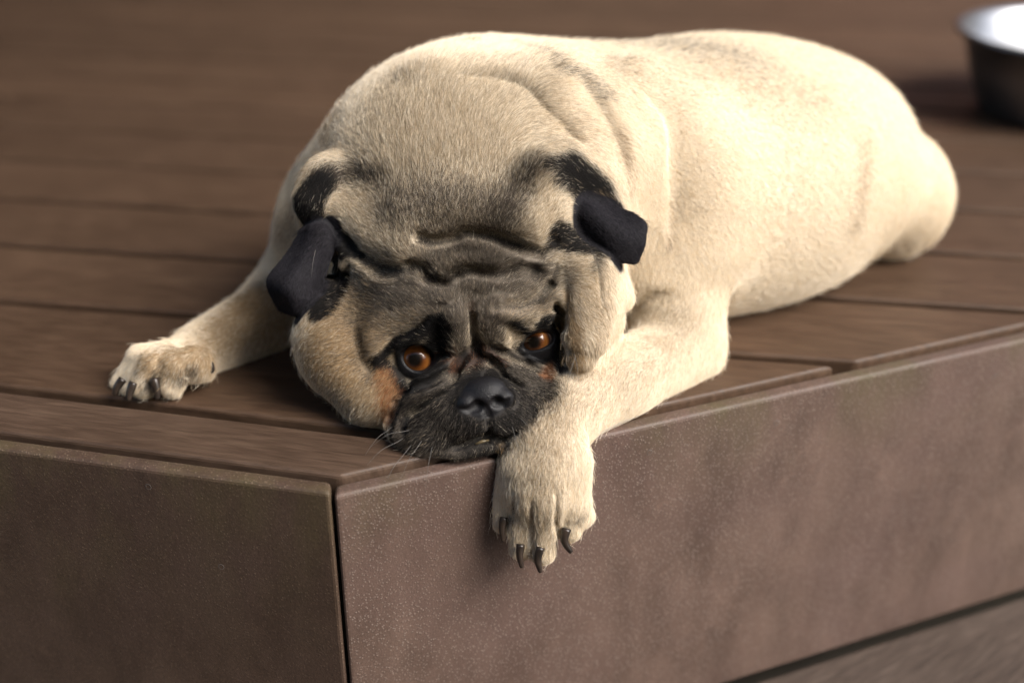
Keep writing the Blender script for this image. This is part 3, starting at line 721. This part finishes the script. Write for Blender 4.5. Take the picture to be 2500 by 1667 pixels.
    lay([(820,622),(828,665),(835,680),(790,745)],[46,52,46,40],9,'black','soft',.3,.98)
    lay([(795,700),(828,670),(856,648)],[5,6,5],7,'grey','soft',.4,.75); lay([(812,740),(830,725)],[6,5],8,'soft','grey',.3,.8)
    lay([(1340,400),(1392,392),(1430,425),(1470,470),(1500,505)],[20,30,34,30,16],14,'soft','black',.3,.95)
    lay([(1375,430),(1425,450),(1465,490)],[34,38,26],14,'soft','black',.4,.93)
    lay([(1455,475),(1500,500)],[12,14],12,'fawn','dark',.4,.7)
    #LAY.append((np.array([W(1350,500,.740),W(1400,520,.730),W(1475,545,.725),W(1540,580,.723)]),np.array([34,52,44,48])*PX,5*PX,np.array(K_['earb']),np.array(K_['soft']),.25,.995))
    lay([(1360,575),(1400,590),(1460,600)],[34,30,24],10,'black','soft',.3,.95)
    # paws
    lay([(1418,1262)],[10],18,'mid','fawn',.4,.6); lay([(1355,1320)],[6],14,'mid','fawn',.4,.5)
    lay([(390,915),(375,945)],[9,9],14,'mid','grey',.4,.75); lay([(322,930),(335,905)],[6,5],12,'mid','grey',.4,.7); lay([(352,948),(362,925)],[8,6],12,'mid','dark',.4,.7)
    lay([(440,925),(470,905)],[14,16],16,'mid','grey',.4,.7)
    lay([(300,935)],[8],14,'grey','mid',.4,.5)
    lay([(1240,1262),(1232,1275)],[6,6],8,'dark','mid',.3,.7)
    lay([(1225,1088)],[9],8,'mid','tan',.3,.9)
def coat(P,mixmode,rng=None):
    """colour of the coat at points P: per hair (random strand colours) or the mean for the skin below"""
    n=len(P); C=np.tile(np.array(K_['cream']),(n,1))
    if mixmode=='hair': C=C*rng.uniform(.88,1.06,(n,1)); C=np.where(rng.random((n,1))<.15,C*np.array([.88,.80,.66]),C)
    wob=noise3(P*70)*.5+noise3(P*160)*.3
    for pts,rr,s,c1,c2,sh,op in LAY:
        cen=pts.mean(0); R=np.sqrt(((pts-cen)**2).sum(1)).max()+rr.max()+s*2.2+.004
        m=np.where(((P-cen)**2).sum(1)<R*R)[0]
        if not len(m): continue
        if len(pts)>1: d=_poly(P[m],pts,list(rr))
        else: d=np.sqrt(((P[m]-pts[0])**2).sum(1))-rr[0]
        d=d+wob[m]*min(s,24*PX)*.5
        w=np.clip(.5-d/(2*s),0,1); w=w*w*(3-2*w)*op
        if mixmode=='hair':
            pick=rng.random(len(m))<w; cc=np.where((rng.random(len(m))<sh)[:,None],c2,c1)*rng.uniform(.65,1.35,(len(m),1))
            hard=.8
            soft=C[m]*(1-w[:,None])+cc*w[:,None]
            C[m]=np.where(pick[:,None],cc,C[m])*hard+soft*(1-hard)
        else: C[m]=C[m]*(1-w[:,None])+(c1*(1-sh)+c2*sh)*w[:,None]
    for S in EARPTS:
        c=S.mean(0); m=np.where(((P-c)**2).sum(1)<.05**2)[0]
        for i in range(0,len(m),20000):
            mm=m[i:i+20000]; q=P[mm]; d=np.sqrt(np.maximum(((q*q).sum(1)[:,None]+(S*S).sum(1)[None]-2*q@S.T).min(1),0))
            w=np.clip((.0082-d)/.0015,0,1)[:,None]; k=rng.uniform(.5,3.2,(len(mm),1)) if rng is not None else 1
            C[mm]=C[mm]*(1-w)+np.array(K_['earb'])*k*w
    for c,rb,v in EYES:
        d=np.sqrt(((P-(c-v*rb*.8))**2).sum(1)); w=np.clip((.0155-d)/.002,0,1)[:,None]; C=C*(1-w)+np.array(K_['black'])*w
    return C
def noise3(P):
    """cheap smooth value noise in -1..1"""
    I=np.floor(P).astype(np.int64); f=P-I; f=f*f*(3-2*f)
    def h(a,b,c):
        x=(a*374761393+b*668265263+c*2147483647)&0xffffffff; x=((x^(x>>13))*1274126177)&0xffffffff; return ((x^(x>>16))&0xffff)/32767.5-1
    r=0
    for i in (0,1):
        for j in (0,1):
            for k in (0,1):
                w=(f[:,0] if i else 1-f[:,0])*(f[:,1] if j else 1-f[:,1])*(f[:,2] if k else 1-f[:,2]); r=r+w*h(I[:,0]+i,I[:,1]+j,I[:,2]+k)
    return r
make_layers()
# bare leather of the nose
NOSE=H((1184,965),(1140,985),(1230,975)); 
def bare(P):
    d=np.minimum.reduce([np.sqrt(((P-NOSE[0])**2).sum(1))-.0150,np.sqrt(((P-NOSE[1])**2).sum(1))-.0075,np.sqrt(((P-NOSE[2])**2).sum(1))-.0075])
    b=np.clip(.5-d/.002,0,1)
    for c,rb,v in EYES:
        dd=np.sqrt(((P-(c-v*rb*.9))**2).sum(1)); b=np.maximum(b,np.clip((.0125-dd)/.0015,0,1))
    return b
# flow of the coat
FL=[((1150,800),(-.05,-1)),((1160,700),(0,-1)),((1000,740),(-.8,-.6)),((1300,700),(.8,-.6)),((1080,600),(-.1,-1)),((1000,450),(-.12,-1)),((1180,450),(.12,-1)),((860,520),(-.7,-.7)),((1330,500),(.5,-.8)),
 ((1020,260),(0,-1)),((1200,200),(.4,-.9)),((900,250),(-.3,-.9)),((800,350),(-.5,-.5)),((880,700),(-.9,-.4)),((830,850),(-.85,.35)),((780,930),(-.6,.8)),((900,980),(-.7,.7)),((945,980),(-.5,.8)),
 ((1400,650),(.8,-.1)),((1420,760),(.7,.6)),((1410,880),(.2,1)),((1480,700),(.5,.8)),((1020,1060),(-.85,.5)),((1100,1080),(-.3,.95)),((1260,1010),(.85,.5)),((1150,1060),(-.4,.9)),((1080,930),(-.85,.5)),((1280,910),(.9,.35)),
 ((1000,800),(-.8,-.3)),((1300,780),(.8,-.3)),((1120,800),(-.2,-1)),((1210,800),(.2,-1)),
 ((1420,420),(.8,.5)),((1450,520),(.85,.5)),((1540,590),(.7,.7)),((760,480),(-.3,.9)),((720,640),(-.6,.8)),((700,720),(-.5,.85)),((830,660),(-.4,.9)),
 ((1400,250),(.8,-.1)),((1500,300),(.9,.3)),((1540,480),(.7,.8)),((1600,600),(.4,.9)),((1700,250),(1,.05)),((1700,500),(.9,.45)),((1850,650),(.9,.5)),((2000,300),(.95,.35)),((2100,500),(.9,.5)),((2250,480),(.7,.9)),((2200,600),(.5,.8)),
 ((1640,800),(-.3,.95)),((1600,900),(-.8,.6)),((1450,950),(-.7,.75)),((1340,1030),(-.25,1)),((1320,1150),(-.05,1)),((1300,1300),(0,1)),((1400,1250),(.1,1)),((1235,1240),(-.1,1)),
 ((620,750),(-.8,.65)),((500,840),(-.8,.6)),((400,890),(-.7,.7)),((320,930),(-.5,.8)),((450,930),(-.2,1)),((700,700),(-.3,.9)),((690,800),(-.3,.9)),((1080,95),(.7,-.3)),((960,100),(-.4,-.9))]
FP,fok=hit(np.array([a for a,b in FL],float)); FP=FP[fok]; fd=[b for (a,b),o in zip(FL,fok) if o]
RX=np.array(rx); UPV=np.array(up)
FD=np.array([RX*b[0]-UPV*b[1] for b in fd]); FD/=np.linalg.norm(FD,axis=1,keepdims=True)
def flow(P,N):
    out=np.empty_like(P)
    for i in range(0,len(P),20000):
        q=P[i:i+20000]; d2=((q[:,None]-FP[None])**2).sum(2); w=1/(d2+2e-5)**2; out[i:i+20000]=(w[...,None]*FD[None]).sum(1)/w.sum(1,keepdims=True)
    out-=N*(out*N).sum(1,keepdims=True); out/=np.maximum(np.linalg.norm(out,axis=1,keepdims=True),1e-6); return out
# ---- skin mesh
skin=NT('skin_under_coat'); a=skin.node('ShaderNodeAttribute'); a.attribute_name='coat'; br=skin.node('ShaderNodeAttribute'); br.attribute_name='bare'
nv=skin.coords((1,1,1)); pb=skin.node('ShaderNodeTexVoronoi'); pb.inputs['Scale'].default_value=1500; skin.link(nv,pb.inputs['Vector'])
fz=skin.noise(nv,900,3,.6)
skin.link(skin.mix(br.outputs['Fac'],skin.mix(.5,a.outputs['Color'],skin.ramp(fz,[(.3,g1(.25)),(.7,g1(.72))]),'OVERLAY'),(.010,.0095,.011)),skin.b.inputs['Base Color'])
skin.link(skin.ramp(br.outputs['Fac'],[(0,g1(.85)),(1,g1(.45))]),skin.b.inputs['Roughness']); skin.b.inputs['Specular IOR Level'].default_value=.35
mb=skin.node('ShaderNodeMath',operation='MULTIPLY'); skin.link(pb.outputs['Distance'],mb.inputs[0]); skin.link(br.outputs['Fac'],mb.inputs[1])
skin.link(skin.bump(mb.outputs[0],.4,.0005,skin.bump(fz,.3,.0006)),skin.b.inputs['Normal'])
dog=bpy.data.objects.new('dog',None); SC.collection.objects.link(dog); dog.location=(.05,.8,0); dog.empty_display_size=.1
tag(dog,'fat fawn pug with black ears and mask lying flat, one paw over the deck edge','dog')
bpy.context.view_layer.update()
body=np_mesh('body',V,Q,skin.m,dog)
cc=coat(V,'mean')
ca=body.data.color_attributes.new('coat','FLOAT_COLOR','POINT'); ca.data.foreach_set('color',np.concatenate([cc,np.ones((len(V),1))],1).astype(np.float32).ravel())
ba=body.data.attributes.new('bare','FLOAT','POINT'); BV=bare(V); ba.data.foreach_set('value',BV.astype(np.float32))
# ---- coat: short hairs rooted all over the skin
def scatter(density,seed):
    """density(P) in hairs per square metre -> root points and normals"""
    rng=np.random.default_rng(seed)
    A0,B0,C0,D0=[V[Q[:,i]] for i in range(4)]; ar=np.linalg.norm(np.cross(C0-A0,D0-B0),axis=1)*.5; cen=(A0+C0)/2
    n=rng.poisson(ar*density(cen)); idx=np.repeat(np.arange(len(Q)),n); u,v=rng.random(len(idx))[:,None],rng.random(len(idx))[:,None]
    return A0[idx]*(1-u)*(1-v)+B0[idx]*u*(1-v)+C0[idx]*u*v+D0[idx]*(1-u)*v,rng
HC=np.array([-.02,.74,.07])
def dens(P):
    dh=np.sqrt(((P-HC)**2).sum(1)); q=proj(P); 
    d=DENS*(.4+.6*np.clip((.22-dh)/.08,0,1))
    paw=(np.sqrt(((P-np.array([.03,.67,0]))**2).sum(1))<.10); d=np.where(paw,DENS*.9,d)
    d*=1-bare(P); d[P[:,2]<.0025]*=np.where(P[P[:,2]<.0025][:,1]>.68,0,1); return d
R0,rng=scatter(dens,3)
N0=np.empty_like(R0)
for i in range(0,len(R0),200000): N0[i:i+200000]=grad(R0[i:i+200000],.0012)
T0=flow(R0,N0)
n=len(R0); print('hairs',n)
dh=np.sqrt(((R0-HC)**2).sum(1)); far=np.clip((dh-.13)/.12,0,1)
# hair length
def near(px,R): 
    c=H(px)[0]; return np.clip(1-np.sqrt(((R0-c)**2).sum(1))/R,0,1)
Ln=.0040+.0004*far
crown=np.clip((.09-np.sqrt(((R0-np.array([-.02,.79,.18]))**2).sum(1)))/.04,0,1); Ln=Ln+.0032*crown
tuft=np.clip((.030-np.sqrt(((R0-H((1010,112))[0])**2).sum(1)))/.015,0,1); Ln=Ln+.006*tuft
for px,R,l in [((1184,960),.030,.0030),((1184,1030),.030,.0038),((1020,873),.022,.0030),((1320,830),.018,.0030),((1040,1040),.03,.0045),((1184,980),.018,.0016)]:
    w=near(px,R); w=np.clip(w*2,0,1); Ln=Ln*(1-w)+l*w
for c,R in [(W(700,690,.73),.022),(W(740,620,.74),.018),(W(1400,520,.73),.018),(W(1480,550,.725),.020),(W(1545,590,.723),.018)]:
    w=np.clip(2.2-2*np.sqrt(((R0-c)**2).sum(1))/R,0,1); Ln=Ln*(1-w)+.0021*w
oc=np.empty(n)
for i in range(0,n,200000): oc[i:i+200000]=sdf(R0[i:i+200000]+N0[i:i+200000]*.0045+T0[i:i+200000]*.002)/.0045
Ln*=np.clip(oc*1.15,.28,1)*rng.uniform(.6,1.2,n)
for c_ in CREASES:
    cm_=c_.mean(0); m_=np.where(((R0-cm_)**2).sum(1)<.06**2)[0]; d_=_poly(R0[m_],c_); Ln[m_]*=np.clip(d_/.0035,.6,1)
guard=rng.random(n)<.012; Ln=np.where(guard,Ln*1.9,Ln); nn=noise3(R0*120)[:,None]; n2=noise3(R0*120+50)[:,None]
Bt=np.cross(N0,T0); ang=(nn*.18*(1-.6*far[:,None])+rng.normal(0,.22,(n,1))); T1=T0*np.cos(ang)+Bt*np.sin(ang)
lift=np.clip(.20-.08*far[:,None]+.05*n2*(1-far[:,None])+rng.normal(0,.10,(n,1))+.35*guard[:,None]+.12*crown[:,None]+.6*tuft[:,None],.05,1.2)
d1=T1+N0*lift; d1/=np.linalg.norm(d1,axis=1,keepdims=True)
d2=T1+N0*(lift*.25)+np.array([0,0,-.06]); d2/=np.linalg.norm(d2,axis=1,keepdims=True)
L=Ln[:,None]
pts=np.stack([R0-N0*.0003,R0+d1*L*.35,R0+d1*L*.35+(d1+d2)*.5*L*.35,R0+d1*L*.35+(d1+d2)*.5*L*.35+d2*L*.35],1)
q=pts[...,2]; inside=pts[...,1]>.685; pts[...,2]=np.where(inside&(q<.0006),.0006,q)
rad0=(HR+.00003*far)*rng.uniform(.7,1.2,n)
rad=rad0[:,None]*np.array([1,.9,.65,.15])[None]
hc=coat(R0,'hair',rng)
# whiskers: a few long stiff hairs on the flews
wr=[((985,1070),(-.9,.5),.030),((1005,1085),(-.7,.9),.034),((1030,1075),(-.6,.9),.026),((1000,1050),(-1,.2),.024),((1055,1090),(-.2,1),.022),((960,1040),(-.9,.7),.024),((1270,1020),(.6,.6),.018),((1250,1040),(.3,1),.016),((1405,868),(-.3,1),.022),((1402,862),(.2,1),.016),((770,610),(-.2,1),.014),((1115,800),(-.3,-1),.012),((985,925),(-.6,.4),.012)]
WP,_ok=hit(np.array([q_[0] for q_ in wr],float)); wv=VD(WP); wp=[];wrad=[]
for (px_,dr,l_),p_,v_ in zip(wr,WP,wv):
    d_=RX*dr[0]-UPV*dr[1]; d_/=np.linalg.norm(d_); o_=-v_
    wp.append([p_,p_+(d_*.6+o_*.5)*l_*.35,p_+(d_*.8+o_*.45)*l_*.7,p_+(d_*1.0+o_*.35+np.array([0,0,-.25]))*l_]); wrad.append([.00016,.00013,.0001,.00003])
wp=np.array(wp); wp[...,2]=np.where(wp[...,1]>.66,np.maximum(wp[...,2],.001),wp[...,2])
pts=np.concatenate([pts,wp]); rad=np.concatenate([rad,np.array(wrad)]); hc=np.concatenate([hc,np.tile([.16,.15,.14],(len(wp),1))]); n+=len(wp)
hcv=bpy.data.hair_curves.new('fur'); hcv.add_curves([4]*n)
hcv.position_data.foreach_set('vector',pts.astype(np.float32).ravel())
ra=hcv.attributes.get('radius') or hcv.attributes.new('radius','FLOAT','POINT'); ra.data.foreach_set('value',rad.astype(np.float32).ravel())
ha=hcv.attributes.new('haircol','FLOAT_COLOR','CURVE'); ha.data.foreach_set('color',np.concatenate([hc,np.ones((n,1))],1).astype(np.float32).ravel())
hm=NT('coat_hair'); at=hm.node('ShaderNodeAttribute'); at.attribute_name='haircol'
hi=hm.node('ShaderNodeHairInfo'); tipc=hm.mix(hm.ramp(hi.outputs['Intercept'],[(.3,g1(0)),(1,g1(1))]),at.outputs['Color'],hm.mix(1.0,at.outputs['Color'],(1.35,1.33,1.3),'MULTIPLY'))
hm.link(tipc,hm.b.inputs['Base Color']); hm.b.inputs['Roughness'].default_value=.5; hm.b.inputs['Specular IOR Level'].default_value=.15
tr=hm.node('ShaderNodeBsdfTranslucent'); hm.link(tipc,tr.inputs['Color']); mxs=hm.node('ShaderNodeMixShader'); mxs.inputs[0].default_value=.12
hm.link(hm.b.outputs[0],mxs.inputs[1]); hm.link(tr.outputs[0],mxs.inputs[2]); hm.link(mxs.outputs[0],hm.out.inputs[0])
hcv.materials.append(hm.m)
fur=bpy.data.objects.new('fur',hcv); link(fur,dog)
# ---- eyes
def eye(c,rb,v,look,k):
    M=NT('eyeball_%s'%('open' if k==0 else 'narrowed')); tc=M.node('ShaderNodeTexCoord')
    look=np.array(look,float); look/=np.linalg.norm(look)
    vm=M.node('ShaderNodeVectorMath',operation='NORMALIZE'); M.link(tc.outputs['Object'],vm.inputs[0])
    dt=M.node('ShaderNodeVectorMath',operation='DOT_PRODUCT'); M.link(vm.outputs[0],dt.inputs[0]); dt.inputs[1].default_value=(0,0,1)
    ac=M.node('ShaderNodeMath',operation='ARCCOSINE'); M.link(dt.outputs['Value'],ac.inputs[0])
    nz=M.noise(vm.outputs[0],18,4,.6); ad=M.node('ShaderNodeMath',operation='MULTIPLY_ADD'); M.link(nz,ad.inputs[0]); ad.inputs[1].default_value=.10; M.link(ac.outputs[0],ad.inputs[2])
    col=M.ramp(ad.outputs[0],[(.30,(.006,.004,.003)),(.40,(.05,.018,.007)),(.56,(.22,.072,.015)),(.74,(.38,.14,.028)),(.86,(.16,.05,.014)),(.93,(.012,.008,.007)),(1.0,(.10,.07,.06))])
    M.link(col,M.b.inputs['Base Color']); M.b.inputs['Roughness'].default_value=.35; M.b.inputs['Coat Weight'].default_value=1; M.b.inputs['Coat Roughness'].default_value=.02; M.b.inputs['Coat IOR'].default_value=1.45; M.b.inputs['Specular IOR Level'].default_value=.2
    bm=bmesh.new(); bmesh.ops.create_uvsphere(bm,u_segments=64,v_segments=48,radius=rb)
    for vv in bm.verts:
        zc=vv.co.z/rb
        if zc>.72: vv.co*=1+.06*((zc-.72)/.28)**1.2     # cornea
    me=bpy.data.meshes.new('eyeball'); bm.to_mesh(me); bm.free(); me.shade_smooth(); me.materials.append(M.m)
    o=bpy.data.objects.new('eyeball',me); SC.collection.objects.link(o); o.parent=dog; o.rotation_euler=Vector(look).to_track_quat('Z','Y').to_euler(); o.location=Vector(c)-dog.location
for k,(c,rb,v) in enumerate(EYES):
    lk=[(-.10,-.92,.34),(-.25,-.88,.36)][k]; eye(c,rb,v,lk,k)
# ---- claws
cm=NT('claw_horn'); ch=cm.noise(cm.coords((1,1,.4)),260,3,.6); cm.link(cm.ramp(ch,[(.3,(.010,.008,.007)),(.7,(.05,.035,.026))]),cm.b.inputs['Base Color']); cm.b.inputs['Roughness'].default_value=.3
def tube(name,P,R,mat,par,m=12):
    P=[Vector(p) for p in P]; V_=[];F_=[]
    for i,p in enumerate(P):
        t=(P[min(i+1,len(P)-1)]-P[max(i-1,0)]).normalized(); a=t.cross(Vector((0,1,.2))).normalized(); b=t.cross(a)
        for j in range(m): an=2*math.pi*j/m; V_.append(p+a*math.cos(an)*R[i]+b*math.sin(an)*R[i])
    for i in range(len(P)-1):
        for j in range(m): F_.append((i*m+j,i*m+(j+1)%m,(i+1)*m+(j+1)%m,(i+1)*m+j))
    F_.append(tuple(range(m))[::-1]); F_.append(tuple((len(P)-1)*m+j for j in range(m)))
    return mesh_obj(name,V_,F_,mat,par,True)
def claw(pix,Y,r):
    p=cr(pix,4); n_=len(p); tube('claw',[W(x,y,Y[0]+(Y[1]-Y[0])*i/(n_-1)) for i,(x,y) in enumerate(p)],[r*(1-.55*(i/(n_-1))**2) for i in range(n_)],cm.m,dog)
claw([(1230,1262),(1226,1290),(1229,1322)],(.645,.640),.0025)
claw([(1271,1328),(1269,1355),(1274,1385)],(.634,.630),.0026)
claw([(1320,1335),(1313,1365),(1320,1396)],(.632,.628),.0028)
claw([(1384,1290),(1378,1320),(1395,1348)],(.637,.633),.0029)
claw([(300,925),(286,945),(279,965)],(.732,.728),.003)
claw([(326,935),(318,955),(314,978)],(.728,.722),.003)
claw([(376,925),(383,950),(384,975)],(.728,.722),.0033)
claw([(512,888),(517,900),(516,910)],(.742,.739),.0026)
# ---- the tip of a tooth between the lips
tm_=NT('tooth_enamel'); tm_.b.inputs['Base Color'].default_value=(.13,.10,.055,1); tm_.b.inputs['Roughness'].default_value=.3
TP=H((1160,1084),(1178,1077),(1194,1074)); tube('tooth',[p-VD(p)*.0008 for p in TP],[.0006,.0011,.0006],tm_.m,dog)
bowl=lathe('bowl',[(.098,.0),(.104,.002),(.108,.010),(.122,.050),(.131,.084),(.136,.0865),(.141,.088),(.1425,.0905),(.141,.093),(.136,.0925),(.129,.088),(.118,.050),(.103,.010),(.07,.008)],(.640,1.385,.0),sm.m)
tag(bowl,'stainless steel dog bowl standing on the deck behind the dog','bowl')
